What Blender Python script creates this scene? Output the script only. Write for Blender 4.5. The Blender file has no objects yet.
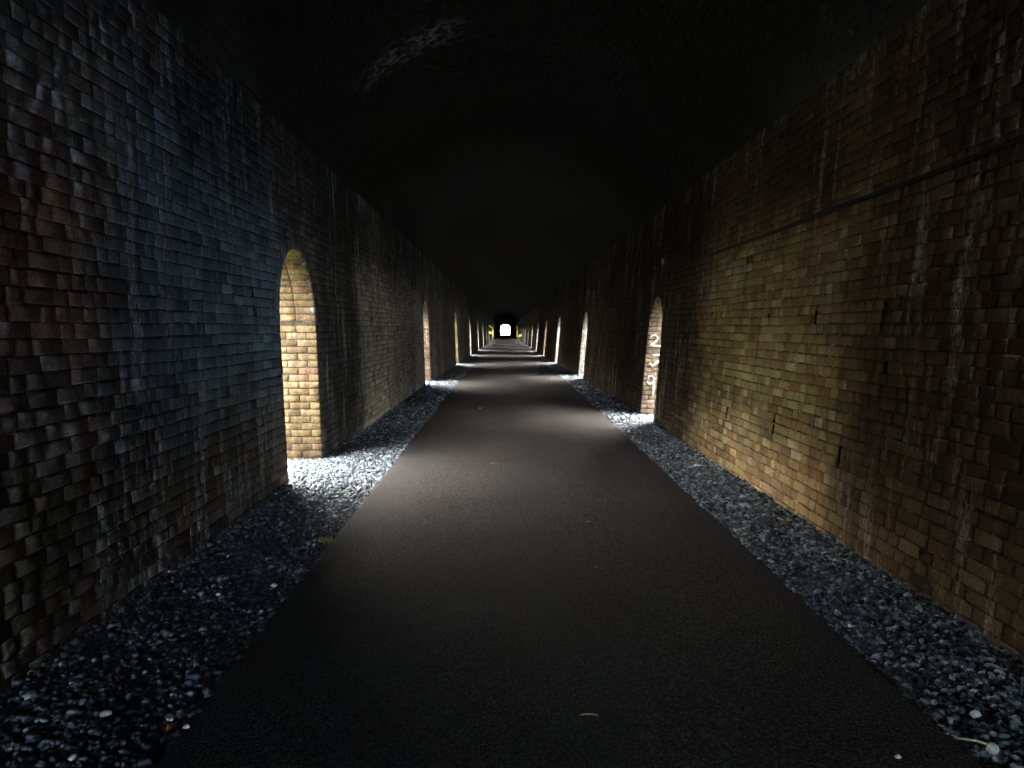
import bpy, math, random
import numpy as np
from mathutils import Matrix, Vector

rng = np.random.default_rng(7)
random.seed(7)
SC = bpy.context.scene
COL = SC.collection

# ------------------------------------------------------------------ camera
CAM_H = 1.6
cam_data = bpy.data.cameras.new('camera')
cam_data.sensor_width = 36.0
cam_data.lens = 36.0 * 740 / 1024
cam_data.clip_start = 0.05
cam_data.clip_end = 2000
cam = bpy.data.objects.new('camera', cam_data)
COL.objects.link(cam)
PITCH = math.atan((384 - 328) / 740)
YAW = math.atan((512 - 505) / 740)
cam.location = (0, 0, CAM_H)
cam.rotation_euler = (math.pi / 2 - PITCH, 0, -YAW)
SC.camera = cam

# ------------------------------------------------------------------ sky and exposure
SC.view_settings.view_transform = 'Standard'
SC.view_settings.look = 'None'
SC.view_settings.gamma = 1.0
SC.view_settings.use_curve_mapping = False


SC.view_settings.exposure = 6.32
world = bpy.data.worlds.new('sky')
SC.world = world
world.use_nodes = True
wn = world.node_tree
wn.nodes.clear()
w_out = wn.nodes.new('ShaderNodeOutputWorld')
w_bg = wn.nodes.new('ShaderNodeBackground')
# thinly clouded sky: cool grey-blue low down, brighter and warmer overhead where the veiled sun stands
w_tc = wn.nodes.new('ShaderNodeTexCoord')
w_sep = wn.nodes.new('ShaderNodeSeparateXYZ')
w_ramp = wn.nodes.new('ShaderNodeValToRGB')
els = w_ramp.color_ramp.elements
for p_, c_ in ((.0, (.48, .66, .88)), (.30, (.74, .78, .81)), (.65, (.98, .91, .82)), (1.0, (1.0, .94, .86))):
    e_ = els[0] if p_ == 0 else (els[1] if p_ == 1 else els.new(p_))
    e_.color = (*c_, 1)
wn.links.new(w_tc.outputs['Generated'], w_sep.inputs[0])
wn.links.new(w_sep.outputs['Z'], w_ramp.inputs[0])
wn.links.new(w_ramp.outputs[0], w_bg.inputs['Color'])
w_bg.inputs['Strength'].default_value = 1.0
wn.links.new(w_bg.outputs[0], w_out.inputs['Surface'])

# ------------------------------------------------------------------ tunnel layout (metres; x right, y along the tunnel, z up)
Y_NEAR, Y_FAR = -30.0, 400.0
H_SPRING = 3.7
V_RISE = 2.0
THICK = 0.47
L_BASE, L_BAT = 2.19, 0.03
R_BASE, R_BAT = 2.45, 0.08
VC = (R_BASE + R_BAT * H_SPRING - L_BASE - L_BAT * H_SPRING) / 2
VR = (R_BASE + R_BAT * H_SPRING + L_BASE + L_BAT * H_SPRING) / 2

def drop(y):
    return 0.006 * np.maximum(0.0, np.asarray(y, float) - 20.0)

def wall_x(side, h):
    return -(L_BASE + L_BAT * h) if side < 0 else (R_BASE + R_BAT * h)

# openings: (first edge, far edge, spring height, apex height)
LEFT_OPEN = [(7.42, 8.80, 1.68, 2.45), (20.4, 21.9, 1.6, 2.38), (33.3, 34.8, 1.6, 2.42)]
y = 48.4
while y < 155:
    LEFT_OPEN.append((y - 1.5, y, 1.6, 2.4)); y += 14.0
RIGHT_OPEN = [(12.15, 13.32, 1.45, 2.13), (23.2, 24.7, 1.45, 2.12), (34.8, 36.3, 1.5, 2.2)]
y = 47.6
while y < 155:
    RIGHT_OPEN.append((y - 1.5, y, 1.5, 2.25)); y += 11.5

def rim(op, yy):
    y0, y1, s, a = op
    t = (yy - (y0 + y1) / 2) / ((y1 - y0) / 2)
    return s + (a - s) * np.sqrt(np.maximum(0, 1 - t * t))

# weep slots on the right wall and one on the left: (y, h, height)
SLOTS = {1: [(5.06, 1.69, .17), (6.17, 1.69, .15), (7.29, 1.69, .15), (5.47, .67, .17), (6.85, .68, .15), (8.3, .66, .15), (4.95, 1.33, .09)],
         -1: [(6.68, 1.83, .17)]}
SLOT_W = 0.05

# ------------------------------------------------------------------ mesh helpers
def mesh_np(name, verts, quads=None, tris=None, tone=None, mats=(), midx=None, smooth=False):
    me = bpy.data.meshes.new(name)
    verts = np.asarray(verts, np.float32).reshape(-1, 3)
    q = np.zeros((0, 4), np.int32) if quads is None or len(quads) == 0 else np.asarray(quads, np.int32)
    t = np.zeros((0, 3), np.int32) if tris is None or len(tris) == 0 else np.asarray(tris, np.int32)
    me.vertices.add(len(verts))
    me.vertices.foreach_set('co', verts.ravel())
    loops = np.concatenate([q.ravel(), t.ravel()])
    starts = np.concatenate([np.arange(len(q)) * 4, len(q) * 4 + np.arange(len(t)) * 3]).astype(np.int32)
    me.loops.add(len(loops))
    me.loops.foreach_set('vertex_index', loops)
    me.polygons.add(len(starts))
    me.polygons.foreach_set('loop_start', starts)
    for m in mats:
        me.materials.append(m)
    if midx is not None:
        me.polygons.foreach_set('material_index', np.asarray(midx, np.int32))
    me.update(calc_edges=True)
    if tone is not None:
        at = me.attributes.new('tone', 'FLOAT', 'FACE')
        at.data.foreach_set('value', np.asarray(tone, np.float32))
    me.validate()
    if smooth:
        me.polygons.foreach_set('use_smooth', np.ones(len(me.polygons), bool))
    return me

def link(name, me, parent=None, **props):
    o = bpy.data.objects.new(name, me)
    COL.objects.link(o)
    if parent is not None:
        o.parent = parent
    for k, v in props.items():
        o[k] = v
    return o

class MB:
    """collects quads and triangles for one mesh"""
    def __init__(s):
        s.v, s.q, s.t, s.n = [], [], [], 0
    def add(s, v, q=(), t=()):
        v = np.asarray(v, float).reshape(-1, 3)
        if len(q): s.q.append(np.asarray(q) + s.n)
        if len(t): s.t.append(np.asarray(t) + s.n)
        s.v.append(v); s.n += len(v)
    def quad(s, a, b, c, d):
        s.add([a, b, c, d], [(0, 1, 2, 3)])
    def box(s, c, d):
        c = np.asarray(c, float); d = np.asarray(d, float) / 2
        v = [c + d * np.array(k) for k in ((-1,-1,-1),(1,-1,-1),(1,1,-1),(-1,1,-1),(-1,-1,1),(1,-1,1),(1,1,1),(-1,1,1))]
        s.add(v, [(0,3,2,1),(4,5,6,7),(0,1,5,4),(1,2,6,5),(2,3,7,6),(3,0,4,7)])
    def tube(s, pts, r, n=10):
        pts = [Vector(p) for p in pts]
        rs = r if hasattr(r, '__len__') else [r] * len(pts)
        rings = []
        for i, p in enumerate(pts):
            d = (pts[min(i + 1, len(pts) - 1)] - pts[max(i - 1, 0)]).normalized()
            a = d.orthogonal() if abs(d.z) > .95 else d.cross(Vector((0, 0, 1)))
            a.normalize(); b = d.cross(a)
            rings.append([p + (a * math.cos(2 * math.pi * k / n) + b * math.sin(2 * math.pi * k / n)) * rs[i] for k in range(n)])
        v = [c for rg in rings for c in rg]
        q = [(i * n + k, i * n + (k + 1) % n, (i + 1) * n + (k + 1) % n, (i + 1) * n + k) for i in range(len(pts) - 1) for k in range(n)]
        v += [pts[0], pts[-1]]
        e0, e1 = len(v) - 2, len(v) - 1
        m = (len(pts) - 1) * n
        t = [(e0, (k + 1) % n, k) for k in range(n)] + [(e1, m + k, m + (k + 1) % n) for k in range(n)]
        s.add(v, q, t)
    def mesh(s, name, mats, smooth=False):
        return mesh_np(name, np.concatenate(s.v), np.concatenate(s.q) if s.q else None, np.concatenate(s.t) if s.t else None, mats=mats, smooth=smooth)

# ------------------------------------------------------------------ materials
class NT:
    def __init__(s, name):
        s.m = bpy.data.materials.new(name); s.m.use_nodes = True
        s.t = s.m.node_tree; s.b = s.t.nodes['Principled BSDF']
        s.b.inputs['Roughness'].default_value = .9
        s.b.inputs['Specular IOR Level'].default_value = .25
        g = s.t.nodes.new('ShaderNodeNewGeometry'); s.pos = g.outputs['Position']
        sp = s.t.nodes.new('ShaderNodeSeparateXYZ'); s.t.links.new(s.pos, sp.inputs[0])
        s.x, s.y, s.z = sp.outputs
    def set(s, sock, v):
        if hasattr(v, 'is_output') or isinstance(v, bpy.types.NodeSocket): s.t.links.new(v, sock)
        else: sock.default_value = v
    def math(s, op, a, b=0.0, c=None, clamp=False):
        n = s.t.nodes.new('ShaderNodeMath'); n.operation = op; n.use_clamp = clamp
        s.set(n.inputs[0], a); s.set(n.inputs[1], b)
        if c is not None: s.set(n.inputs[2], c)
        return n.outputs[0]
    def noise(s, scale, stretch=(1, 1, 1), detail=3, rough=.6, off=(0, 0, 0)):
        mp = s.t.nodes.new('ShaderNodeMapping'); s.t.links.new(s.pos, mp.inputs[0])
        mp.inputs['Scale'].default_value = stretch; mp.inputs['Location'].default_value = off
        n = s.t.nodes.new('ShaderNodeTexNoise'); n.inputs['Scale'].default_value = scale
        n.inputs['Detail'].default_value = detail; n.inputs['Roughness'].default_value = rough
        s.t.links.new(mp.outputs[0], n.inputs['Vector'])
        return n.outputs['Fac']
    def smooth(s, v, a, b, lo=0.0, hi=1.0):
        n = s.t.nodes.new('ShaderNodeMapRange'); n.interpolation_type = 'SMOOTHSTEP'
        s.set(n.inputs[0], v)
        n.inputs[1].default_value = a; n.inputs[2].default_value = b; n.inputs[3].default_value = lo; n.inputs[4].default_value = hi
        return n.outputs[0]
    def ramp(s, v, stops, constant=False):
        n = s.t.nodes.new('ShaderNodeValToRGB'); s.set(n.inputs[0], v)
        e = n.color_ramp.elements
        if constant: n.color_ramp.interpolation = 'CONSTANT'
        while len(e) < len(stops): e.new(.5)
        for el, (p, c) in zip(e, stops):
            el.position = p; el.color = (*c, 1)
        return n.outputs[0]
    def mix(s, f, a, b, mode='MIX'):
        n = s.t.nodes.new('ShaderNodeMix'); n.data_type = 'RGBA'; n.blend_type = mode
        s.set(n.inputs['Factor'], f)
        s.set(n.inputs['A'], (*a, 1) if isinstance(a, tuple) else a)
        s.set(n.inputs['B'], (*b, 1) if isinstance(b, tuple) else b)
        return n.outputs['Result']
    def grey(s, v):
        n = s.t.nodes.new('ShaderNodeCombineColor'); 
        for i in range(3): s.set(n.inputs[i], v)
        return n.outputs[0]
    def tone(s):
        a = s.t.nodes.new('ShaderNodeAttribute'); a.attribute_name = 'tone'
        o = s.t.nodes.new('ShaderNodeObjectInfo')
        return s.math('FRACT', s.math('ADD', a.outputs['Fac'], o.outputs['Random']))
    def bump(s, h, dist=.01, strength=.6):
        n = s.t.nodes.new('ShaderNodeBump'); n.inputs['Distance'].default_value = dist; n.inputs['Strength'].default_value = strength
        s.set(n.inputs['Height'], h); s.t.links.new(n.outputs[0], s.b.inputs['Normal'])
    def base(s, c):
        s.set(s.b.inputs['Base Color'], (*c, 1) if isinstance(c, tuple) else c)
    def band(s, v, a, b, soft):
        return s.math('MULTIPLY', s.smooth(v, a - soft, a + soft), s.smooth(v, b - soft, b + soft, 1.0, 0.0))

def brick_material(name, palette, streak_col, streak_amt, soot, patches=(), mortar=None, blotch=0.0):
    """weathered brick: a tone per brick, lime streaks running down, soot in broad clouds"""
    n = NT(name)
    c = n.ramp(n.tone(), palette) if mortar is None else n.ramp(n.noise(14), mortar)
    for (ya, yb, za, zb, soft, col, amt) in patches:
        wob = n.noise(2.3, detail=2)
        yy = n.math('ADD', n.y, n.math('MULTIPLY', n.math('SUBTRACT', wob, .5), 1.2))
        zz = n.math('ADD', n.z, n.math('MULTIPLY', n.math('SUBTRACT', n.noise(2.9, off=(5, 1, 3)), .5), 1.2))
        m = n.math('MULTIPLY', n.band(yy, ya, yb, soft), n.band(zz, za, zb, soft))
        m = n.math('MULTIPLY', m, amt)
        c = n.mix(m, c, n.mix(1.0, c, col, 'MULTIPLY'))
    cloud = n.noise(.55, (1, 1, .6), 4, .65)
    c = n.mix(n.smooth(cloud, .38, .66), c, n.mix(1.0, c, soot, 'MULTIPLY'))
    st = n.noise(7.0, (1, 1, .09), 4, .7)
    st2 = n.noise(1.1, (1, 1, .5), 2, .5, (3, 7, 1))
    f = n.math('MULTIPLY', n.smooth(st, .50, .66), n.smooth(st2, .38, .60))
    c = n.mix(n.math('MULTIPLY', n.smooth(n.noise(5.5, (1, 1, .07), 4, .7, (9, 2, 4)), .52, .66), .65), c, n.mix(1.0, c, (.45, .40, .36), 'MULTIPLY'))
    spk = n.noise(38, (1, 1, .5), 3, .7)
    f = n.math('MULTIPLY', n.math('MULTIPLY', f, n.smooth(spk, .35, .62)), streak_amt)
    c = n.mix(f, c, streak_col)
    if blotch:
        b1 = n.noise(4.5, (1.6, 1.6, 1), 5, .7, (2, 8, 5))
        c = n.mix(1.0, c, n.mix(n.smooth(b1, .34, .66), (1 - blotch, 1 - blotch * 1.05, 1 - blotch * 1.12), (1 + blotch * .75, 1 + blotch * .75, 1 + blotch * .72)), 'MULTIPLY')
    fine = n.noise(55, detail=5, rough=.7)
    c = n.mix(1.0, c, n.grey(n.smooth(fine, .25, .75, .62, 1.38)), 'MULTIPLY')
    n.base(c)
    n.bump(n.math('ADD', fine, n.math('MULTIPLY', n.noise(18, detail=3), 1.2)), .008, .7)
    return n.m

LEFT_PAL = [(p, tuple(v * 2.5 for v in c)) for p, c in [(0, (.05, .048, .046)), (.3, (.085, .08, .075)), (.55, (.11, .10, .10)), (.75, (.075, .07, .075)), (.9, (.14, .13, .13)), (1, (.06, .05, .045))]]
RIGHT_PAL = [(0, (.16, .10, .055)), (.25, (.25, .17, .085)), (.45, (.20, .11, .055)), (.6, (.30, .22, .12)), (.78, (.24, .16, .07)), (.9, (.36, .29, .18)), (1, (.20, .08, .045))]
LEFT_PATCH = [(5.2, 60, 2.55, 6, .35, (.35, .35, .35), .9), (4.5, 7.6, .9, 3.1, .5, (1.05, 1.8, 2.35), .95), (2, 60, 3.2, 6, .4, (.55, .55, .58), .85), (9.0, 11.4, -1, 5, .3, (.35, .35, .4), .9), (2.6, 4.05, 1.45, 2.35, .35, (1.5, .95, .6), .9), (11.5, 20, -.4, 2.4, .6, (3.0, 2.9, 2.65), .9), (14, 60, -1, 5, .5, (.8, .78, .75), .8), (2.5, 9, -1, 1.15, .4, (.75, .68, .5), .8)]  # soot and brown stains, plus blue light and the lit stretch painted into the brick
RIGHT_PATCH = [(1.0, 5.4, -1, 4, .7, (.45, .39, .35), .95), (5.4, 9.3, -1, 2.5, .4, (1.75, 1.85, 1.95), .95), (6, 60, 2.5, 6, .35, (.4, .38, .36), .9), (5.7, 8.2, -.3, 1.5, .5, (1.9, 2.0, 2.05), .95), (9.9, 60, -1, 4, .5, (.2, .19, .19), .95), (2, 60, 2.75, 6, .3, (.55, .52, .5), .85)]  # upper soot; opposite opening's light painted in, dim near and far stretches painted darker
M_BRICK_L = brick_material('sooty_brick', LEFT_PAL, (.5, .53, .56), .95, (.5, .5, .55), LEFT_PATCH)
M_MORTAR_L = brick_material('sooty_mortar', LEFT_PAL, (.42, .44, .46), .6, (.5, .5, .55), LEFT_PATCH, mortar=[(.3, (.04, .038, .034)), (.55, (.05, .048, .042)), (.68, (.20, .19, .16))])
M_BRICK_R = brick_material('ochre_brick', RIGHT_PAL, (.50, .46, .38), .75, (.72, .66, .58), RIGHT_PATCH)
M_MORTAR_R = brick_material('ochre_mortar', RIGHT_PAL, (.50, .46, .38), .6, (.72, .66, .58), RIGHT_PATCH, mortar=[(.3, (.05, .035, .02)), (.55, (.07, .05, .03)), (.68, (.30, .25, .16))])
M_TRIM = {}
def trim_mat(key, pal, streak=(.17, .155, .12), amt=.7):
    pal = [(p, tuple(v * .17 + .012 for v in c)) for p, c in pal]
    pt = [(-10, 400, 2.36, 5, .08, (1.5, 1.75, 1.0), .8), (-10, 400, -1, .55, .3, (.5, .5, .42), .8)] if key == 'yellow' else []
    M_TRIM[key] = (brick_material(key + '_brick', pal, streak, amt, (.6, .53, .42), pt, blotch=.5),
                   brick_material(key + '_mortar', pal, streak, .2, (.6, .53, .45), mortar=[(.3, (.015, .012, .008)), (.6, (.03, .025, .016)), (.72, (.10, .085, .06))], blotch=.4))
trim_mat('yellow', [(0, (.40, .26, .10)), (.3, (.50, .36, .15)), (.6, (.45, .30, .11)), (.85, (.58, .46, .24)), (1, (.42, .20, .10))])
trim_mat('tan', [(0, (.28, .2, .12)), (.3, (.42, .33, .23)), (.6, (.34, .24, .13)), (.85, (.5, .42, .32)), (1, (.3, .2, .12))])
trim_mat('pale', [(0, (.7, .74, .76)), (.5, (1.0, 1.05, 1.08)), (1, (.8, .8, .8))])
trim_mat('rose', [(0, (.34, .2, .14)), (.5, (.42, .28, .2)), (.8, (.5, .4, .3)), (1, (.36, .28, .16))])
trim_mat('orange', [(0, (.40, .18, .07)), (.5, (.5, .25, .1)), (1, (.42, .22, .1))])

nv = NT('soot_black_brick')
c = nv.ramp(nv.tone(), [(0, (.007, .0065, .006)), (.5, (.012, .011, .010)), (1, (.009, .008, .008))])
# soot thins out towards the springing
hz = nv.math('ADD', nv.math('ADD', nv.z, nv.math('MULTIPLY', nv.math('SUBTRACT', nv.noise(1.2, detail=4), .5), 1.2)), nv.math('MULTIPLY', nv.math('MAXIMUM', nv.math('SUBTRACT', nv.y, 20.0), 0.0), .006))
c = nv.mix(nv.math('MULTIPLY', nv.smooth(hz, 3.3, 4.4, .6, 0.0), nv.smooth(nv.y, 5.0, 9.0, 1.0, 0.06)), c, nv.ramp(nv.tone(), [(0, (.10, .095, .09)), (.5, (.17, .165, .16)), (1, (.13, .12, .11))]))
# lime bloom on the vault above the first opening
wy = nv.math('ADD', nv.y, nv.math('MULTIPLY', nv.math('SUBTRACT', nv.noise(1.7), .5), 1.0))
m = nv.math('MULTIPLY', nv.band(wy, 9.8, 10.5, .25), nv.band(nv.x, -1.85, -.6, .25))
m = nv.math('MULTIPLY', m, nv.smooth(nv.noise(9, detail=4), .42, .62))
c = nv.mix(m, c, (.2, .2, .2))
nv.base(c); nv.bump(nv.noise(30, detail=4), .01, .6)
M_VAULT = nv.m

na = NT('worn_asphalt')
sp = na.noise(75, detail=4, rough=.8)
sp2 = na.noise(190, detail=3, rough=.7)
c = na.ramp(na.math('ADD', na.math('MULTIPLY', sp, .6), na.math('MULTIPLY', sp2, .4)), [(.41, (.011, .0115, .012)), (.48, (.036, .0357, .0355)), (.54, (.086, .082, .080)), (.60, (.23, .22, .215))])
c = na.mix(na.smooth(na.noise(.7, detail=4), .35, .7), c, na.mix(1.0, c, (.8, .78, .76), 'MULTIPLY'))
na.base(c); na.b.inputs['Roughness'].default_value = .85; na.b.inputs['Specular IOR Level'].default_value = .08
na.bump(na.math('ADD', sp, na.math('MULTIPLY', sp2, .6)), .012, .8)
M_ASPHALT = na.m

ng = NT('slate_gravel')
c = ng.ramp(ng.tone(), [(0, (.016, .02, .025)), (.35, (.042, .055, .072)), (.62, (.086, .108, .133)), (.82, (.19, .23, .265)), (1, (.42, .46, .50))])
c = ng.mix(1.0, c, ng.grey(ng.smooth(ng.noise(90, detail=3), .3, .7, .7, 1.3)), 'MULTIPLY')
ng.base(c); ng.b.inputs['Roughness'].default_value = .7
M_GRAVEL = ng.m
nb = NT('gravel_bed')
nb.base(nb.ramp(nb.noise(45, detail=4, rough=.8), [(.35, (.012, .014, .018)), (.5, (.045, .055, .068)), (.65, (.2, .22, .25))]))
nb.bump(nb.noise(45, detail=4, rough=.8), .03, 1.0)
M_BED = nb.m

def plain(name, col, rough=.8, var=.25, scale=30, metallic=0):
    n = NT(name)
    n.base(n.mix(1.0, col, n.grey(n.smooth(n.noise(scale, detail=4), .3, .7, 1 - var, 1 + var)), 'MULTIPLY'))
    n.b.inputs['Roughness'].default_value = rough; n.b.inputs['Metallic'].default_value = metallic
    return n.m
M_GRASS = plain('grass_ground', (.032, .036, .014), .95, .4, 3)
M_STONE_OUT = plain('outer_stone', (.16, .14, .12), .95, .3, 4)
M_DARK = plain('dark_cavity', (.012, .010, .008))
M_CABLE = plain('black_rubber', (.012, .012, .013), .6, .2)
M_PLATE = plain('dull_aluminium', (.2, .2, .2), .5, .15, 60)
M_YELLOW = plain('yellow_paint', (.75, .72, .06), .5, .1)
M_WHITE = plain('white_paint', (.27, .255, .23), .8, .2, 60)
M_PALE = plain('pale_stone', (.55, .57, .60), .8, .25, 80)
M_WHITEST = plain('white_quartz', (.78, .78, .76), .6, .15, 80)
M_PINK = plain('pinkish_stone', (.55, .42, .40), .8, .2, 80)
M_LEAF = plain('dry_leaf', (.30, .17, .07), .8, .3, 60)
M_RUST = plain('rusty_leaf', (.32, .12, .035), .8, .3, 60)
M_STRAW = plain('straw', (.55, .52, .33), .8, .2, 60)
M_GREENSTRAW = plain('green_straw', (.42, .42, .14), .8, .2, 60)
M_MOSS = plain('moss', (.42, .42, .13), .9, .4, 60)
M_SHRUB = plain('shrub_leaf', (.06, .10, .03), .8, .4, 20)
M_BARK = plain('bark', (.08, .06, .04), .9, .3, 20)

# ------------------------------------------------------------------ wall shells
def stations(a, b, extra, near=.25):
    ys = set(np.round(extra, 5))
    y = a
    while y < b:
        ys.add(round(y, 5))
        y += near if y < 16 else (.6 if y < 50 else 3.0)
    ys.add(round(b, 5))
    ys = sorted(ys)
    out = [ys[0]]
    keep = set(np.round(extra, 5))
    for v in ys[1:]:
        if v - out[-1] < .012 and v not in keep: continue
        out.append(v)
    return np.array(out)

def shell(side, opens, offset, slots, step, name, mat):
    """one face of a wall as a grid with arched holes and slots; offset moves it away from the tunnel"""
    extra = []
    for op in opens:
        k = 13 if op[0] < 50 else 7
        t = np.cos(np.linspace(np.pi, 0, k))
        extra += list((op[0] + op[1]) / 2 + t * (op[1] - op[0]) / 2)
    hs = set(np.round(np.linspace(-.12, H_SPRING, step + 4), 5))
    for (sy, sh, sz) in slots:
        extra += [sy - SLOT_W / 2, sy + SLOT_W / 2]
        hs |= {round(sh - sz / 2, 5), round(sh + sz / 2, 5)}
    ys = stations(Y_NEAR, Y_FAR, np.array(extra)); hs = np.array(sorted(hs))
    V, Q = [], []
    def P(y, h):
        V.append((wall_x(side, h) + side * offset, y, h - float(drop(y)))); return len(V) - 1
    for i in range(len(ys) - 1):
        a, b = ys[i], ys[i + 1]; mid = (a + b) / 2
        op = next((o for o in opens if o[0] < mid < o[1]), None)
        if op is None:
            ha = hb = hs
        else:
            ra, rb = float(rim(op, a)), float(rim(op, b))
            t = np.linspace(0, 1, 6)
            ha = ra + t * (H_SPRING - ra); hb = rb + t * (H_SPRING - rb)
        ca = [P(a, h) for h in ha]; cb = [P(b, h) for h in hb]
        for j in range(len(ha) - 1):
            hm = (ha[j] + ha[j + 1]) / 2
            if op is None and any(abs(mid - s[0]) < SLOT_W / 2 and abs(hm - s[1]) < s[2] / 2 for s in slots): continue
            f = (ca[j], cb[j], cb[j + 1], ca[j + 1])
            Q.append(f if side * (1 if offset < .3 else -1) > 0 else f[::-1])
    return np.array(V), np.array(Q)

REC = .009      # mortar lies this far behind the brick faces
def wall_object(name, side, opens, mat_m, label):
    v1, q1 = shell(side, opens, REC, SLOTS[side], 22, name, None)
    v2, q2 = shell(side, opens, THICK, [], 6, name, None)
    me = mesh_np(name, np.concatenate([v1, v2]), np.concatenate([q1, q2 + len(v1)]), mats=(mat_m, M_STONE_OUT),
                 midx=np.concatenate([np.zeros(len(q1)), np.ones(len(q2))]))
    return link(name, me, kind='structure', label=label, category='wall')
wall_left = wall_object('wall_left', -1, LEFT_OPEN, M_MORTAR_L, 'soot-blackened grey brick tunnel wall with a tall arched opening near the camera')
wall_right = wall_object('wall_right', 1, RIGHT_OPEN, M_MORTAR_R, 'ochre brick tunnel wall with weep slots and a black cable along it')

# weep slots: open boxes set into the wall
for side, wall in ((1, wall_right), (-1, wall_left)):
    for (sy, sh, sz) in SLOTS[side]:
        mb = MB(); a, b = sy - SLOT_W / 2, sy + SLOT_W / 2
        lo, hi = sh - sz / 2, sh + sz / 2
        def P(yy, h, d): return (wall_x(side, h) + side * d, yy, h)
        d0, d1 = REC, .30
        mb.quad(P(a, lo, d1), P(b, lo, d1), P(b, hi, d1), P(a, hi, d1))
        mb.quad(P(a, lo, d0), P(a, lo, d1), P(a, hi, d1), P(a, hi, d0))
        mb.quad(P(b, lo, d1), P(b, lo, d0), P(b, hi, d0), P(b, hi, d1))
        mb.quad(P(a, lo, d0), P(b, lo, d0), P(b, lo, d1), P(a, lo, d1))
        mb.quad(P(a, hi, d1), P(b, hi, d1), P(b, hi, d0), P(a, hi, d0))
        link('weep_hole', mb.mesh('weep_hole', (M_DARK,)), wall)

# vault
def vault_pt(th, y, r):
    return (VC - r * math.cos(th), y, H_SPRING + (V_RISE + r - VR) * math.sin(th) - float(drop(y)))
ys = stations(Y_NEAR, Y_FAR, np.array([]), .6)
NTH = 40
V = [vault_pt(math.pi * j / NTH, y, r) for r in (VR + REC, VR + .55) for y in ys for j in range(NTH + 1)]
off = len(ys) * (NTH + 1)
Q = []
for i in range(len(ys) - 1):
    for j in range(NTH):
        a = i * (NTH + 1) + j; b = a + NTH + 1
        Q.append((a, b, b + 1, a + 1)); Q.append((off + a, off + a + 1, off + b + 1, off + b))
midx = [0, 1] * (len(Q) // 2)
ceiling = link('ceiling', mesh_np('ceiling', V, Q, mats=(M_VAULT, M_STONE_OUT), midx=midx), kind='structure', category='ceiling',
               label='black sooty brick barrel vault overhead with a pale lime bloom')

# end faces of the masonry
def portal_face(name, y, label, kindname):
    prof_i = [(wall_x(-1, h), h) for h in (-.1, 1.5, H_SPRING)] + [(VC - VR * math.cos(t), H_SPRING + V_RISE * math.sin(t)) for t in np.linspace(0, math.pi, 33)[1:-1]] + [(wall_x(1, h), h) for h in (H_SPRING, 1.5, -.1)]
    prof_o = [(wall_x(-1, h) - THICK, h) for h in (-.1, 1.5, H_SPRING)] + [(VC - (VR + .6) * math.cos(t), H_SPRING + (V_RISE + .6) * math.sin(t)) for t in np.linspace(0, math.pi, 33)[1:-1]] + [(wall_x(1, h) + THICK, h) for h in (H_SPRING, 1.5, -.1)]
    mb = MB(); n = len(prof_i); dz = float(drop(y))
    for yy in (y - .15, y + .15):
        for k in range(n - 1):
            p = [(*a, ) for a in (prof_i[k], prof_i[k + 1], prof_o[k + 1], prof_o[k])]
            mb.quad(*[(q[0], yy, q[1] - dz) for q in p])
    for prof in (prof_i, prof_o):
        for k in range(n - 1):
            a, b = prof[k], prof[k + 1]
            mb.quad((a[0], y - .15, a[1] - dz), (b[0], y - .15, b[1] - dz), (b[0], y + .15, b[1] - dz), (a[0], y + .15, a[1] - dz))
    return link(name, mb.mesh(name, (M_STONE_OUT,)), kind='structure', category='portal', label=label)
portal_face('wall_front', Y_FAR, 'stone rim of the bright far tunnel mouth', '')
portal_face('wall_back', Y_NEAR, 'stone rim of the tunnel mouth behind the camera', '')

# ------------------------------------------------------------------ floor, ground
def path_l(y): return -1.285 - .006 * np.clip(y, 0, 20)
def path_r(y): return 1.745 + .0065 * np.clip(y, 0, 20)
ys = np.concatenate([np.arange(Y_NEAR - 6, 30, .5), np.arange(30, Y_FAR + 60, 5.0)])
mb = MB(); V = []; Q = []
for y in ys:
    d = float(drop(y)); l, r = float(path_l(y)), float(path_r(y))
    V += [(l - .01, y, -.10 - d), (l, y, -.006 - d), (l + .04, y, -d), ((l + r) / 2, y, .012 - d), (r - .04, y, -d), (r, y, -.006 - d), (r + .01, y, -.10 - d)]
for i in range(len(ys) - 1):
    for j in range(6):
        a = i * 7 + j; Q.append((a, a + 1, a + 8, a + 7))
floor = link('floor', mesh_np('floor', V, Q, mats=(M_ASPHALT,)), kind='structure', category='path', label='dark asphalt cycle path running down the middle of the tunnel')

gys = np.concatenate([np.arange(-60, 20, 8.0), np.arange(20, 520, 10.0)])
V, Q = [], []
gx = [-300, -60, -22, -12, -7, -4.0, 0, 4.0, 7, 12, 22, 60, 300]
gz = [9, 9, 8, 5.0, 1.9, 0, 0, 0, 1.9, 5.0, 8, 9, 9]         # unseen grassy banks, added to keep low sky light out of the openings
for y in gys:
    for x, z in zip(gx, gz):
        t = min(1, max(0, (Y_FAR - 5 - y) / 30)) if y > 200 else 1
        V.append((x, y, z * t + (.25 * math.sin(y * .9 + x) if z else 0) - .11 - float(drop(y))))
for i in range(len(gys) - 1):
    for j in range(len(gx) - 1):
        a = i * len(gx) + j; Q.append((a, a + 1, a + 1 + len(gx), a + len(gx)))
link('ground', mesh_np('ground', V, Q, mats=(M_GRASS,)), kind='structure', category='ground', label='rough green ground outside the tunnel')

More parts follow.
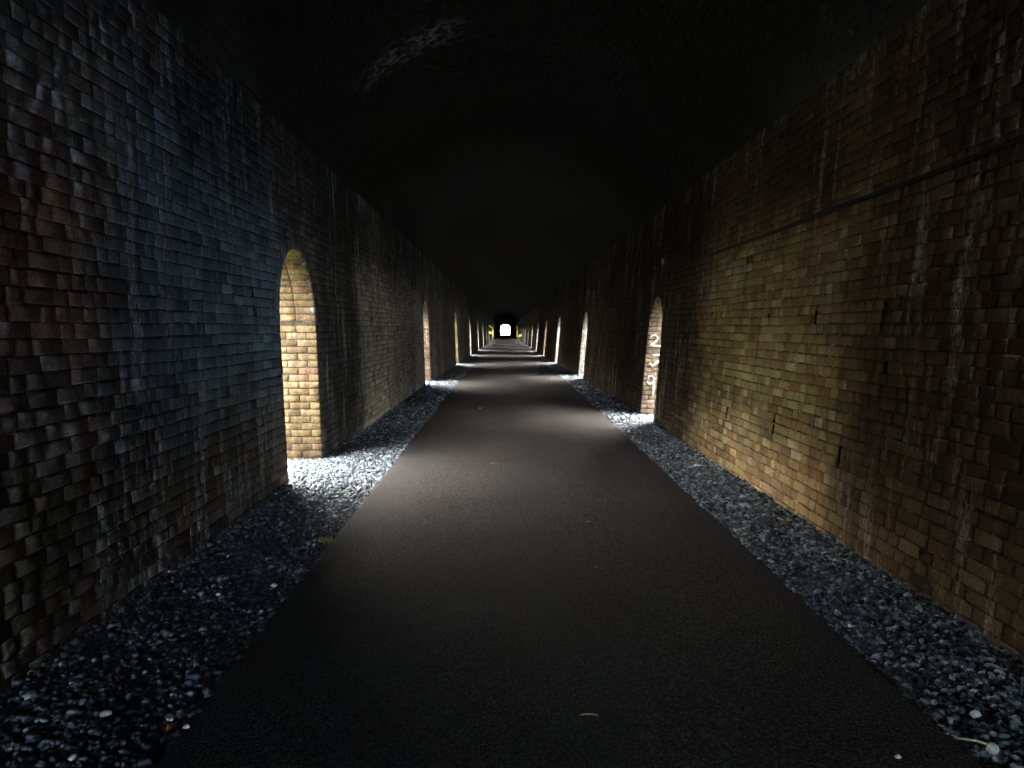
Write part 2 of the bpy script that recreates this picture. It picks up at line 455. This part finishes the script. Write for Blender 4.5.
# ------------------------------------------------------------------ gravel strips
ICO_V = []
ph = (1 + 5 ** .5) / 2
for a, b in ((1, ph), (-1, ph), (1, -ph), (-1, -ph)):
    ICO_V += [(0, a, b), (a, b, 0), (b, 0, a)]
ICO_V = np.array(ICO_V) / math.hypot(1, ph)
def hull_faces(v):
    F = []
    n = len(v)
    for i in range(n):
        for j in range(i + 1, n):
            for k in range(j + 1, n):
                nn = np.cross(v[j] - v[i], v[k] - v[i])
                s = (v - v[i]) @ nn
                if (s < 1e-6).all(): F.append((i, j, k))
                elif (s > -1e-6).all(): F.append((i, k, j))
    return np.array(F)
ICO_F = hull_faces(ICO_V)
OCT_V = np.array([(1,0,0),(-1,0,0),(0,1,0),(0,-1,0),(0,0,1),(0,0,-1),]) * 1.0
OCT_F = hull_faces(OCT_V)

def rand_rot(n):
    q = rng.normal(size=(n, 4)); q /= np.linalg.norm(q, axis=1)[:, None]
    w, x, y, z = q.T
    return np.stack([1-2*(y*y+z*z), 2*(x*y-z*w), 2*(x*z+y*w), 2*(x*y+z*w), 1-2*(x*x+z*z), 2*(y*z-x*w), 2*(x*z-y*w), 2*(y*z+x*w), 1-2*(x*x+y*y)], 1).reshape(n, 3, 3)

def stones(centres, size, base_v, base_f, flat=.75):
    n = len(centres); k = len(base_v)
    sc = size[:, None] * rng.uniform(.62, 1.25, (n, 3))
    v = base_v[None] * (1 + rng.uniform(-.28, .28, (n, k, 1))) * sc[:, None, :]
    v = np.einsum('nij,nkj->nki', rand_rot(n), v)
    v[:, :, 2] *= flat
    v += centres[:, None, :]
    f = (base_f[None] + (np.arange(n) * k)[:, None, None]).reshape(-1, 3)
    tone = np.repeat(np.clip(rng.beta(1.6, 2.4, n), 0, 1), len(base_f))
    return v.reshape(-1, 3), f, tone

def heap(side, x, y):
    """gravel height: level with the path, a little higher against the wall"""
    e = path_l(y) if side < 0 else path_r(y)
    w = wall_x(side, 0)
    t = np.clip((x - e) / (w - e), 0, 1)
    return -.012 + .035 * t ** 1.5 + .008 * np.sin(x * 9 + y * 3.1) * np.sin(y * 5.3)

def recess(side, x, y, opens):
    return x

def gravel(side, opens, label):
    def area(y0, y1, pitch):
        n = int((y1 - y0) * 1.05 / pitch ** 2)
        y = rng.uniform(y0, y1, n)
        e = path_l(y) if side < 0 else path_r(y)
        w = wall_x(side, 0) + side * .03
        x = e + (w - e) * rng.uniform(-.02, 1, n)
        return x, y
    vs, fs, ts, off = [], [], [], 0
    for (y0, y1, pitch, s, bv, bf) in ((2.0, 6.5, .021, .0145, ICO_V, ICO_F), (6.5, 12.5, .026, .017, ICO_V, ICO_F), (12.5, 26, .045, .03, OCT_V, OCT_F)):
        x, y = area(y0, y1, pitch)
        if y0 < 9 and False: pass
        size = s * rng.lognormal(0, .28, len(x))
        z = heap(side, x, y) + rng.uniform(-.010, .008, len(x)) - drop(y)
        v, f, t = stones(np.stack([x, y, z], 1), size, bv, bf)
        vs.append(v); fs.append(f + off); ts.append(t); off += len(v)
    # gravel running through the first openings
    for op in opens[:2]:
        n = int((op[1] - op[0]) * (THICK + .5) / (.03 ** 2 if op[0] < 15 else .06 ** 2))
        y = rng.uniform(op[0] + .02, op[1] - .02, n); x = side * (abs(wall_x(side, 0)) + rng.uniform(0, THICK + .5, n))
        z = .022 + rng.uniform(-.012, .008, n) - drop(y)
        v, f, t = stones(np.stack([x, y, z], 1), (.02 if op[0] < 15 else .04) * rng.lognormal(0, .25, n), ICO_V, ICO_F)
        vs.append(v); fs.append(f + off); ts.append(t); off += len(v)
    ns = sum(len(f) for f in fs)
    # the bed under them
    ys = np.concatenate([np.arange(Y_NEAR - 4, 30, .25), np.arange(30, Y_FAR + 30, 4.0)])
    nx = 7; bv = []
    for y in ys:
        e = float(path_l(y) if side < 0 else path_r(y)); w = wall_x(side, 0) + side * (THICK + .3)
        for j in range(nx):
            x = e + (w - e) * (j / (nx - 1)) ** 1.0
            bv.append((x, y, float(heap(side, np.array(x), np.array(y))) - (.012 if y < 26 else -.004) - float(drop(y))))
    bq = [(i * nx + j, i * nx + j + 1, (i + 1) * nx + j + 1, (i + 1) * nx + j) for i in range(len(ys) - 1) for j in range(nx - 1)]
    if side < 0: bq = [q[::-1] for q in bq]
    nbv = len(bv)
    v = np.concatenate([np.array(bv)] + vs); f = np.concatenate(fs) + nbv
    tone = np.concatenate([np.full(len(bq), .3)] + ts)
    me = mesh_np('gravel', v, bq, f, tone, (M_BED, M_GRAVEL), np.concatenate([np.zeros(len(bq)), np.ones(ns)]))
    return link('gravel', me, kind='stuff', label=label, category='gravel')
gravel_left = gravel(-1, LEFT_OPEN, 'blue-grey loose gravel strip between asphalt path and sooty left wall')
gravel_right = gravel(1, RIGHT_OPEN, 'blue-grey loose gravel strip between asphalt path and ochre right wall')

# ------------------------------------------------------------------ bricks
BQ = np.array([(0,1,5,4),(1,2,6,5),(2,3,7,6),(3,0,4,7),(4,5,9,8),(5,6,10,9),(6,7,11,10),(7,4,8,11)])
BT = np.array([(8,9,12),(9,10,12),(10,11,12),(11,8,12)])
def brick_verts(n, L, H, proud=0.0, worn=1.0):
    """n worn bricks in local axes u (length), v (height), w (out of the wall); face near w=0"""
    L = np.broadcast_to(L, (n,))[:, None]; H = np.broadcast_to(H, (n,))[:, None]
    su = np.array([-1, 1, 1, -1]); sv = np.array([-1, -1, 1, 1])
    w0 = (rng.normal(0, .0018, (n, 1)) + proud) * worn
    def ring(inset, w, j):
        u = su * (L / 2 - inset) + rng.normal(0, j, (n, 4)); v = sv * (H / 2 - inset) + rng.normal(0, j * .7, (n, 4))
        return np.stack([u, v, np.broadcast_to(w, (n, 4))], 2)
    back = ring(.001, np.full((n, 1), -.05), .001)
    edge = ring(0.0, w0 - .0055 * worn + rng.normal(0, .0015, (n, 4)), .0028 * worn)
    front = ring(.010, w0 + rng.normal(0, .0006, (n, 4)), .0035 * worn)
    ctr = np.stack([rng.normal(0, .012, (n, 1)), rng.normal(0, .006, (n, 1)), w0 + rng.normal(.0006, .0008, (n, 1))], 2)
    return np.concatenate([back, edge, front, ctr], 1)

CAMM = cam.matrix_basis.copy()
CAM_INV = np.array((Matrix.Translation(cam.location) @ cam.rotation_euler.to_matrix().to_4x4()).inverted())
def project(p):
    q = np.c_[p, np.ones(len(p))] @ CAM_INV.T
    d = np.maximum(-q[:, 2], 1e-3)
    return 512 + 740 * q[:, 0] / d, 384 - 740 * q[:, 1] / d, -q[:, 2]

VARIANTS = {}
def variant(L, mat):
    key = (round(L, 3), mat.name)
    if key not in VARIANTS:
        out = []
        for k in range(8):
            v = brick_verts(1, L, .073)[0]
            out.append(mesh_np('brick', v, BQ, BT, np.full(12, random.random()), (mat,)))
        VARIANTS[key] = out
    return random.choice(VARIANTS[key])

def place_bricks(parent, frames, L, H, mat, limit, min_px, whole, stuff_name, facing=True):
    """frames: (n,4,3) rows = u, v, w axes and origin. The largest in view become objects, the rest one stuff part."""
    n = len(L)
    if n == 0: return
    o = frames[:, 3]
    ends = [o + s * frames[:, 0] * (L / 2)[:, None] + t * frames[:, 1] * (H / 2)[:, None] for s in (-1, 1) for t in (-1, 1)]
    pr = [project(e) for e in ends]
    xs = np.stack([p[0] for p in pr]); yy = np.stack([p[1] for p in pr]); dep = np.stack([p[2] for p in pr])
    ok = (dep.min(0) > .3) & (xs.max(0) > 3) & (xs.min(0) < 1021) & (yy.max(0) > 3) & (yy.min(0) < 765)
    view = o - np.array(cam.location)
    ok &= np.einsum('ij,ij->i', view, frames[:, 2]) < 0
    area = (np.clip(xs.max(0), 0, 1024) - np.clip(xs.min(0), 0, 1024)) * (np.clip(yy.max(0), 0, 768) - np.clip(yy.min(0), 0, 768))
    size = np.where(ok & whole, area, 0)
    order = np.argsort(-size)[:limit]
    pick = [i for i in order if size[i] > min_px]
    for i in pick:
        me = variant(L[i], mat)
        m = Matrix(((frames[i, 0, 0], frames[i, 1, 0], frames[i, 2, 0], o[i, 0]), (frames[i, 0, 1], frames[i, 1, 1], frames[i, 2, 1], o[i, 1]),
                    (frames[i, 0, 2], frames[i, 1, 2], frames[i, 2, 2], o[i, 2]), (0, 0, 0, 1)))
        b = bpy.data.objects.new('brick', me); COL.objects.link(b)
        b.parent = parent; b.matrix_basis = m
    rest = np.ones(n, bool); rest[pick] = False
    k = int(rest.sum())
    if k == 0: return
    lv = brick_verts(k, L[rest], H[rest])
    fr = frames[rest]
    v = np.einsum('nka,nab->nkb', lv, fr[:, :3]) + fr[:, 3][:, None]
    base = np.arange(k) * 13
    q = (BQ[None] + base[:, None, None]).reshape(-1, 4); t = (BT[None] + base[:, None, None]).reshape(-1, 3)
    tn = rng.uniform(0, 1, k)
    tone = np.concatenate([np.repeat(tn, 8), np.repeat(tn, 4)])
    link(stuff_name, mesh_np(stuff_name, v.reshape(-1, 3), q, t, tone, (mat,)), parent, kind='stuff')

COURSE = .083
def wall_bricks(side, opens, y0, y1, wall, mat):
    F, LL, HH, W = [], [], [], []
    slope = L_BAT if side < 0 else R_BAT
    nc = int((H_SPRING + .05) / COURSE)
    vvec = np.array([side * slope, 0, 1.0]); vvec /= np.linalg.norm(vvec)
    uvec = np.array([0, -side * 1.0, 0]); wvec = np.cross(uvec, vvec)
    for c in range(nc):
        h = -.03 + COURSE * (c + .5)
        y = y0 - random.uniform(0, .24)
        while y < y1:
            L = .228 if random.random() < .42 else .112
            a, b = y, y + L
            y = b + .011
            whole = True; cut = False
            for op in opens:
                if b < op[0] - .3 or a > op[1] + .3: continue
                if h < op[2]:
                    if a > op[0] - .02 and b < op[1] + .02: cut = True
                    elif a < op[0] < b: b = op[0] - .012; whole = False
                    elif a < op[1] < b: a = op[1] + .012; whole = False
                    elif op[0] - .06 < b <= op[0]: b = op[0] - .012; whole = False
                    elif op[1] <= a < op[1] + .06: a = op[1] + .012; whole = False
                else:
                    cy, ra, rb = (op[0] + op[1]) / 2, (op[1] - op[0]) / 2 + .115, op[3] - op[2] + .115
                    def inside(q): return ((q - cy) / ra) ** 2 + ((h - op[2]) / rb) ** 2 < 1
                    if inside(a) and inside(b): cut = True
                    elif inside(a) or inside(b):
                        e = ra * math.sqrt(max(0, 1 - ((h - op[2]) / rb) ** 2))
                        if inside(a): a = cy + e - .01
                        else: b = cy - e + .01
                        whole = False
            for s in SLOTS[side]:
                if abs(h - s[1]) < s[2] / 2 + .02 and b > s[0] - SLOT_W / 2 and a < s[0] + SLOT_W / 2:
                    whole = False
                    if (a + b) / 2 < s[0]: b = min(b, s[0] - SLOT_W / 2)
                    else: a = max(a, s[0] + SLOT_W / 2)
            if cut or b - a < .03 or random.random() < .003: continue
            yc = (a + b) / 2
            hh = h + .005 * math.sin(yc * 1.9 + c * .8) + random.gauss(0, .0015)
            if abs((b - a) - .228) > 1e-4 and abs((b - a) - .112) > 1e-4: whole = False
            F.append((uvec, vvec, wvec, (wall_x(side, hh), yc, hh - float(drop(yc)))))
            LL.append(b - a); HH.append(.073 + random.gauss(0, .0012)); W.append(whole)
    place_bricks(wall, np.array(F), np.array(LL), np.array(HH), mat, 300, 40, np.array(W), 'brick_courses')
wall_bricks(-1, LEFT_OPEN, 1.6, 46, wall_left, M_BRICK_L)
wall_bricks(1, RIGHT_OPEN, 1.6, 46, wall_right, M_BRICK_R)

# bricks of the vault near the camera
F, LL, HH = [], [], []
nth = int(math.pi * VR / COURSE)
for k in range(nth):
    th = (k + .5) * math.pi / nth
    y = 1.0 - random.uniform(0, .24)
    w = np.array([math.cos(th) / VR, 0, -math.sin(th) / V_RISE]); w /= np.linalg.norm(w); u = np.array([0, 1.0, 0]); v = np.cross(w, u)
    while y < 14:
        L = .228 if random.random() < .7 else .112
        F.append((u, v, w, vault_pt(th, y + L / 2, VR))); LL.append(L); HH.append(.073)
        y += L + .011
place_bricks(ceiling, np.array(F), np.array(LL), np.array(HH), M_VAULT, 0, 1e9, np.ones(len(LL), bool), 'brick_courses')

# ------------------------------------------------------------------ linings of the openings
def lining(side, op, index, key, label, bricks, pick):
    y0, y1, s, a = op
    cy, ry = (y0 + y1) / 2, (y1 - y0) / 2
    mb_, mm = M_TRIM[key]
    dz = float(drop(cy))
    k = 17 if y0 < 50 else 9
    prof = [(y0, -.12), (y0, s * .5)] + [(cy - ry * math.cos(t), s + (a - s) * math.sin(t)) for t in np.linspace(0, math.pi, k)] + [(y1, s * .5), (y1, -.12)]
    mb = MB()
    r = REC if bricks else 0
    for i in range(len(prof) - 1):
        (ya, ha), (yb, hb) = prof[i], prof[i + 1]
        def out(yy, h):
            if not bricks: return yy, h
            t = math.atan2(max(h - s, 0) / max(a - s, .1), (yy - cy) / ry) if h > s else (math.pi if yy < cy else 0)
            return yy + math.cos(t) * r, h + (math.sin(t) * r if h > s else 0)
        A, B = out(ya, ha), out(yb, hb)
        mb.quad((wall_x(side, ha) + side * .0, A[0], A[1] - dz), (wall_x(side, hb), B[0], B[1] - dz),
                (wall_x(side, hb) + side * THICK, B[0], B[1] - dz), (wall_x(side, ha) + side * THICK, A[0], A[1] - dz))
    t = link('trim_%d' % index, mb.mesh('trim', (mm if bricks else mb_,)), kind='structure', category='archway', label=label)
    if not bricks: return t
    F, LL, HH, W = [], [], [], []
    up = np.array([0, 0, 1.0])
    def uvw(v, w):
        u = np.cross(v, w); return u / np.linalg.norm(u)
    for ye, sgn in ((y1, -1.0), (y0, 1.0)):
        w = np.array([0, sgn, 0])
        u = uvw(up, w)
        c = 0
        while -.03 + COURSE * (c + 1) < s + .02:
            h = -.03 + COURSE * (c + .5)
            d = 0.0 if c % 2 else -.115
            while d < THICK - .04:
                L = .228
                a0, b0 = max(d, 0.0), min(d + L, THICK)
                d += L + .011
                if b0 - a0 < .05: continue
                xm = (a0 + b0) / 2
                x = wall_x(side, h) + side * xm
                F.append((u, up, w, (x, ye, h - dz))); LL.append(b0 - a0); HH.append(.073); W.append(sgn < 0)
            c += 1
    # ring of the arch and its soffit
    nv_ = max(12, int(round((math.pi * (ry + a - s) / 2) / .08)))
    for i in range(nv_):
        th = math.pi * (i + .5) / nv_
        p = np.array([0, cy - ry * math.cos(th), s + (a - s) * math.sin(th)])
        nrm = np.array([0, math.cos(th) / ry, -math.sin(th) / (a - s)]); nrm /= np.linalg.norm(nrm)
        tang = np.array([0, -nrm[2], nrm[1]])
        for d0 in (0.0, .239, .478):
            L = min(.228, THICK - d0)
            x = wall_x(side, p[2]) + side * (d0 + L / 2)
            vv = tang; u = np.cross(vv, nrm)
            F.append((u, vv, nrm, (x, p[1], p[2] - dz))); LL.append(L); HH.append(.072); W.append(True)
    LL = np.array(LL)
    # whole lengths only, so that alike bricks share mesh data
    W = np.array(W) & (np.abs(LL - .228) < 1e-6)
    place_bricks(t, np.array(F), LL, np.array(HH), mb_, 300 if pick else 0, 20, W, 'lining_bricks')
    return t

kl = ['yellow', 'rose', 'yellow', 'pale', 'pale', 'pale', 'yellow']
kr = ['tan', 'pale', 'pale', 'orange', 'pale', 'pale', 'yellow']
ordl = ['first', 'second', 'third', 'fourth', 'fifth', 'sixth', 'seventh', 'eighth', 'ninth', 'tenth', 'eleventh', 'twelfth', 'thirteenth', 'fourteenth',
        'fifteenth', 'sixteenth', 'seventeenth', 'eighteenth', 'nineteenth', 'twentieth']
ordl += ['twenty-' + w for w in ordl[:9]]
trim_no = 0
trims = {}
for side, opens, keys, word in ((-1, LEFT_OPEN, kl, 'sooty left wall'), (1, RIGHT_OPEN, kr, 'ochre right wall')):
    for i, op in enumerate(opens):
        trim_no += 1
        key = keys[i] if i < len(keys) else 'pale'
        hue = {'yellow': 'yellowish', 'rose': 'rosy', 'pale': 'pale grey', 'tan': 'tan', 'orange': 'orange'}[key]
        extra = ' with white paint marks' if (side > 0 and i == 0) else ''
        trims[(side, i)] = lining(side, op, trim_no, key, '%s brick lining%s of the %s arched opening along the %s' % (hue, extra, ordl[i], word), op[0] < 26, op[0] < 15)

# brick rings on the wall face round the first arches
def arch_ring(side, op, trim, mat):
    y0, y1, s, a = op; cy, ry = (y0 + y1) / 2, (y1 - y0) / 2; dz = float(drop(cy))
    F, LL, HH = [], [], []
    n = int(round(math.pi * (ry + a - s + .11) / 2 / .084))
    slope = L_BAT if side < 0 else R_BAT
    wv = np.array([-side, 0, slope * 1.0]); wv /= np.linalg.norm(wv)
    for i in range(n):
        th = math.pi * (i + .5) / n
        rad = np.array([0, -math.cos(th) * (a - s), math.sin(th) * ry]); rad /= np.linalg.norm(rad)
        c0 = np.array([0, cy - ry * math.cos(th), s + (a - s) * math.sin(th)]) + rad * .058
        vv = np.cross(wv, rad)
        F.append((rad, vv, wv, (wall_x(side, c0[2]) - side * .004, c0[1], c0[2] - dz))); LL.append(.112); HH.append(.072)
    place_bricks(trim, np.array(F), np.array(LL), np.array(HH), mat, 60 if op[0] < 15 else 0, 8, np.ones(len(LL), bool), 'arch_ring')
for i in range(2):
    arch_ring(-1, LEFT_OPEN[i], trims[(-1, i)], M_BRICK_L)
    arch_ring(1, RIGHT_OPEN[i], trims[(1, i)], M_BRICK_R)

# white paint marks on the far jamb of the first right opening
op = RIGHT_OPEN[0]
def jamb(d, h): return (wall_x(1, h) + d, op[1] - .004, h)
marks = [
    [(.04, 1.40), (.07, 1.46), (.14, 1.47), (.19, 1.42), (.16, 1.36), (.09, 1.31), (.03, 1.27), (.12, 1.285), (.25, 1.27)],
    [(.12, 1.10), (.18, 1.12), (.24, 1.11)],
    [(.06, .93), (.10, .96), (.13, .91), (.17, .95), (.24, 1.01)],
    [(.06, .66), (.09, .73), (.15, .74), (.19, .68), (.16, .60), (.10, .59), (.06, .64)],
    [(.18, .66), (.19, .52), (.18, .40)],
]
for pts in marks:
    mb = MB(); mb.tube([jamb(*p) for p in pts], .02, 6)
    link('paint_mark', mb.mesh('paint_mark', (M_WHITE,)), trims[(1, 0)], label='white painted stroke')

# ------------------------------------------------------------------ things
def thing(name, me, label, cat, group=None):
    o = link(name, me, label=label, category=cat)
    if group: o['group'] = group
    return o

# cable along the right wall
mb = MB()
pts = []
for y in np.arange(1.2, 10.4, .4):
    h = 2.57 - .05 * (y - 1.2) / 9 + .008 * math.sin(y * 2.3)
    pts.append((wall_x(1, h) - .03, y, h))
mb.tube(pts, .017, 10)
thing('cable', mb.mesh('cable', (M_CABLE,), True), 'thin black cable strung high along the ochre brick wall', 'cable')

# small plates above the right openings
for (y, h, lab) in ((12.55, 2.72, 'small grey metal plate above the nearest right-hand arched opening'), (23.6, 2.73, 'tiny grey metal plate above the second arched opening on the right-hand side')):
    mb = MB(); d = float(drop(y))
    mb.box((wall_x(1, h) - .006, y, h - d), (.012, .2, .10))
    for zz in (-.03, .03): mb.box((wall_x(1, h) - .014, y, h + zz - d), (.006, .02, .012))
    thing('metal_plate', mb.mesh('metal_plate', (M_PLATE,)), lab, 'plate', 'plates above openings')

# yellow posts far down the tunnel: dark foot, yellow upper shaft, stub arms
def post(x, y, h0, h1, arms, label):
    d = float(drop(y))
    o = bpy.data.objects.new('gate_post', None); COL.objects.link(o)
    o.location = (x, y, .02 - d); o['label'] = label; o['category'] = 'post'
    mb = MB(); mb.box((0, 0, h0 / 2), (.18, .18, h0)); mb.box((0, 0, .02), (.34, .34, .04))
    link('foot', mb.mesh('foot', (M_CABLE,)), o)
    mb = MB(); mb.box((0, 0, (h0 + h1) / 2), (.22, .22, h1 - h0)); mb.box((0, 0, h1 + .02), (.26, .26, .04))
    link('shaft', mb.mesh('shaft', (M_YELLOW,)), o)
    for (z0, dx, z1) in arms:
        mb = MB(); mb.tube([(.09 if dx > 0 else -.09, 0, z0), (dx, 0, z1)], .10, 8)
        link('arm', mb.mesh('arm', (M_YELLOW,)), o)
    return o
post(-1.62, 103.8, .84, 2.48, [(2.06, -.58, 2.46), (1.24, -.55, 1.46)], 'tall yellow post with two raised arms far down the path, left of the bright exit')
post(1.69, 104.4, .80, 2.40, [(.84, .56, 1.08)], 'tall yellow post with one low arm far down the path, right of the bright exit')

# single stones, leaves and straws: u,v pixel -> point on the floor
def at(px, py, z=0.0):
    a = np.array([(px - 512) / 740, (384 - py) / 740, -1.0])
    R = np.array(cam.rotation_euler.to_matrix())
    d = R @ a
    k = (z - CAM_H) / d[2]
    return np.array(cam.location) + d * k

def stone(px, py, r, mat, label, flat=.7, z=.0):
    c = at(px, py, z); k = ICO_V * (1 + rng.uniform(-.22, .22, (12, 1))) * np.array([1.2, .9, flat]) * r
    ang = rng.uniform(0, 6.28); R = np.array([[math.cos(ang), -math.sin(ang), 0], [math.sin(ang), math.cos(ang), 0], [0, 0, 1]])
    v = k @ R.T
    me = mesh_np('stone', v, None, ICO_F, mats=(mat,))
    o = thing('stone', me, label, 'stone', 'odd pale stones')
    o.location = (c[0], c[1], c[2] + r * flat * .6)
STONES = [
    (31, 702, .030, M_PALE, 'large pale blue-grey stone on the gravel by the left wall foot, bottom corner'),
    (81, 650, .017, M_WHITEST, 'small white stone at the wall foot on the near left gravel'),
    (106, 716, .024, M_PALE, 'pale grey stone in the middle of the near left gravel'),
    (73, 760, .018, M_WHITEST, 'bright white chip on the left gravel at the bottom edge'),
    (170, 719, .020, M_PALE, 'rounded pale stone beside a rust-brown leaf'),
    (134, 604, .018, M_WHITEST, 'white stone against the foot of the dark left wall'),
    (274, 587, .020, M_PINK, 'pinkish flat stone on the left gravel near the path edge'),
    (697, 467, .035, M_PALE, 'largest whitish stone on the far right gravel strip'),
    (754, 497, .020, M_WHITEST, 'white stone at the foot of the brightly lit ochre bricks'),
    (937, 614, .018, M_WHITEST, 'white stone at the foot of the right wall, nearer the camera'),
    (850, 627, .014, M_WHITEST, 'white chip on the right gravel edge beside the asphalt'),
    (898, 758, .011, M_WHITEST, 'white chip lying on the asphalt at the lower right'),
    (976, 717, .024, M_PALE, 'pale oval stone beside the straw on the right gravel'),
    (993, 752, .026, M_PALE, 'grey-blue rounded stone below the straw, lower right corner'),
    (596, 568, .010, M_WHITEST, 'white chip alone on the dark asphalt mid path'),
    (480, 409, .03, M_WHITEST, 'distant white fleck on the asphalt in the second light band'),
    (186, 728, .012, M_WHITEST, 'tiny chip on the asphalt edge by the rust-brown leaf'),
]
for s in STONES: stone(*s, z=(.0 if s[1] else 0))

def leaf(px, py, L, W, ang, mat, label, z=.012, name='fallen_leaf'):
    c = at(px, py, z); n = 7; v = []; q = []
    for i in range(n):
        t = i / (n - 1); w = W * math.sin(math.pi * min(1, t * .92 + .06)) ** .7
        zz = .25 * W * math.sin(t * 3.1)
        for s in (-1, 0, 1):
            v.append((L * (t - .5), s * w / 2, zz + abs(s) * .22 * w)); 
    m = len(v); v += [(a, b, cc - .0015) for a, b, cc in v]
    for i in range(n - 1):
        for j in range(2):
            a = i * 3 + j
            q += [(a, a + 1, a + 4, a + 3)[::-1], (m + a, m + a + 1, m + a + 4, m + a + 3)]
    o = thing(name, mesh_np(name, v, q, mats=(mat,)), label, 'leaf', 'fallen leaves')
    o.location = c; o.rotation_euler = (0, 0, ang)
    mb = MB(); mb.tube([(L * .5, 0, .1 * W), (L * .7, .02 * L, .05 * W)], .002, 5)
    link('stalk', mb.mesh('stalk', (mat,)), o)
leaf(786, 525, .10, .06, .1, M_LEAF, 'dry brown leaf on the right gravel below the lit bricks', .03)
leaf(172, 729, .05, .035, 1.0, M_RUST, 'rust-brown leaf on the near left gravel beside the path', .018)
leaf(588, 522, .035, .018, .3, M_WHITE, 'small pale leaf on the asphalt left of the long shadow edge', .014)
leaf(493, 464, .09, .035, .1, M_LEAF, 'pale brown leaf lying in the bright light band on the path', .014)

def straw(px, py, L, ang, r, mat, label, z=.016, forks=()):
    c = at(px, py, z); mb = MB()
    mb.tube([(-L / 2, 0, 0), (-L / 6, .03 * L, .003), (L / 5, .01 * L, .004), (L / 2, -.03 * L, 0)], [r * .7, r, r, r * .6], 6)
    for (t, a, l) in forks: mb.tube([(t * L, 0, .003), (t * L + l * math.cos(a), l * math.sin(a), .006)], r * .7, 6)
    o = thing('straw', mb.mesh('straw', (mat,)), label, 'straw')
    o.location = c; o.rotation_euler = (0, 0, ang)
straw(589, 715, .075, -.05, .0035, M_GREENSTRAW, 'short yellow-green straw lying on the asphalt at the bottom centre')
straw(970, 741, .11, -.35, .004, M_STRAW, 'pale dry forked straw on the right gravel edge, lower right corner', .03, [(-.3, 2.7, .03), (0, .5, .03)])

# moss tuft on the left gravel
c = at(325, 541, .02)
mb = MB()
for k in range(90):
    r = abs(random.gauss(0, .04)); a = random.uniform(0, 6.28)
    x0, y0 = r * math.cos(a) * 1.2, r * math.sin(a); h = random.uniform(.012, .034)
    dx, dy = random.uniform(-.015, .015), random.uniform(-.015, .015); w = .004
    mb.add([(x0 - w, y0, 0), (x0 + w, y0, 0), (x0 + dx, y0 + dy, h), (x0, y0 + w, 0)], t=[(0, 1, 2), (1, 3, 2), (3, 0, 2)])
o = bpy.data.objects.new('moss_tuft', None); COL.objects.link(o)
o['label'] = 'yellow-green moss tuft on the lit left gravel at the path edge'; o['category'] = 'moss'
link('moss_blades', mb.mesh('moss_blades', (M_MOSS,)), o, kind='stuff')
o.location = c

# shrubs outside the far mouth
for (x, y, s, lab) in ((-4.2, 406, 1.5, 'dark green shrub outside the far mouth, left of the path'), (3.6, 405, 1.3, 'dark green shrub outside the far mouth, right of the path')):
    o = bpy.data.objects.new('shrub', None); COL.objects.link(o); o.location = (x, y, -.11 - float(drop(y)))
    o['label'] = lab; o['category'] = 'shrub'; o['group'] = 'shrubs outside the exit'
    mb = MB()
    for k in range(6):
        a = k * 1.05; mb.tube([(0, 0, 0), (.2 * s * math.cos(a), .2 * s * math.sin(a), .6 * s), (.5 * s * math.cos(a), .5 * s * math.sin(a), 1.2 * s)], [.05, .035, .015], 6)
    link('stem', mb.mesh('stem', (M_BARK,)), o)
    n = 500; p = rng.normal(size=(n, 3)); p /= np.linalg.norm(p, axis=1)[:, None]; p *= rng.uniform(.5, 1, (n, 1)) * np.array([.8, .8, .75]) * s; p[:, 2] += .95 * s
    A = rand_rot(n); w = .12
    v = np.concatenate([p + A[:, 0] * w, p + A[:, 1] * w * .5, p - A[:, 0] * w, p - A[:, 1] * w * .5], 1).reshape(-1, 3)
    link('foliage', mesh_np('foliage', v, np.arange(n * 4).reshape(-1, 4), mats=(M_SHRUB,)), o, kind='stuff')
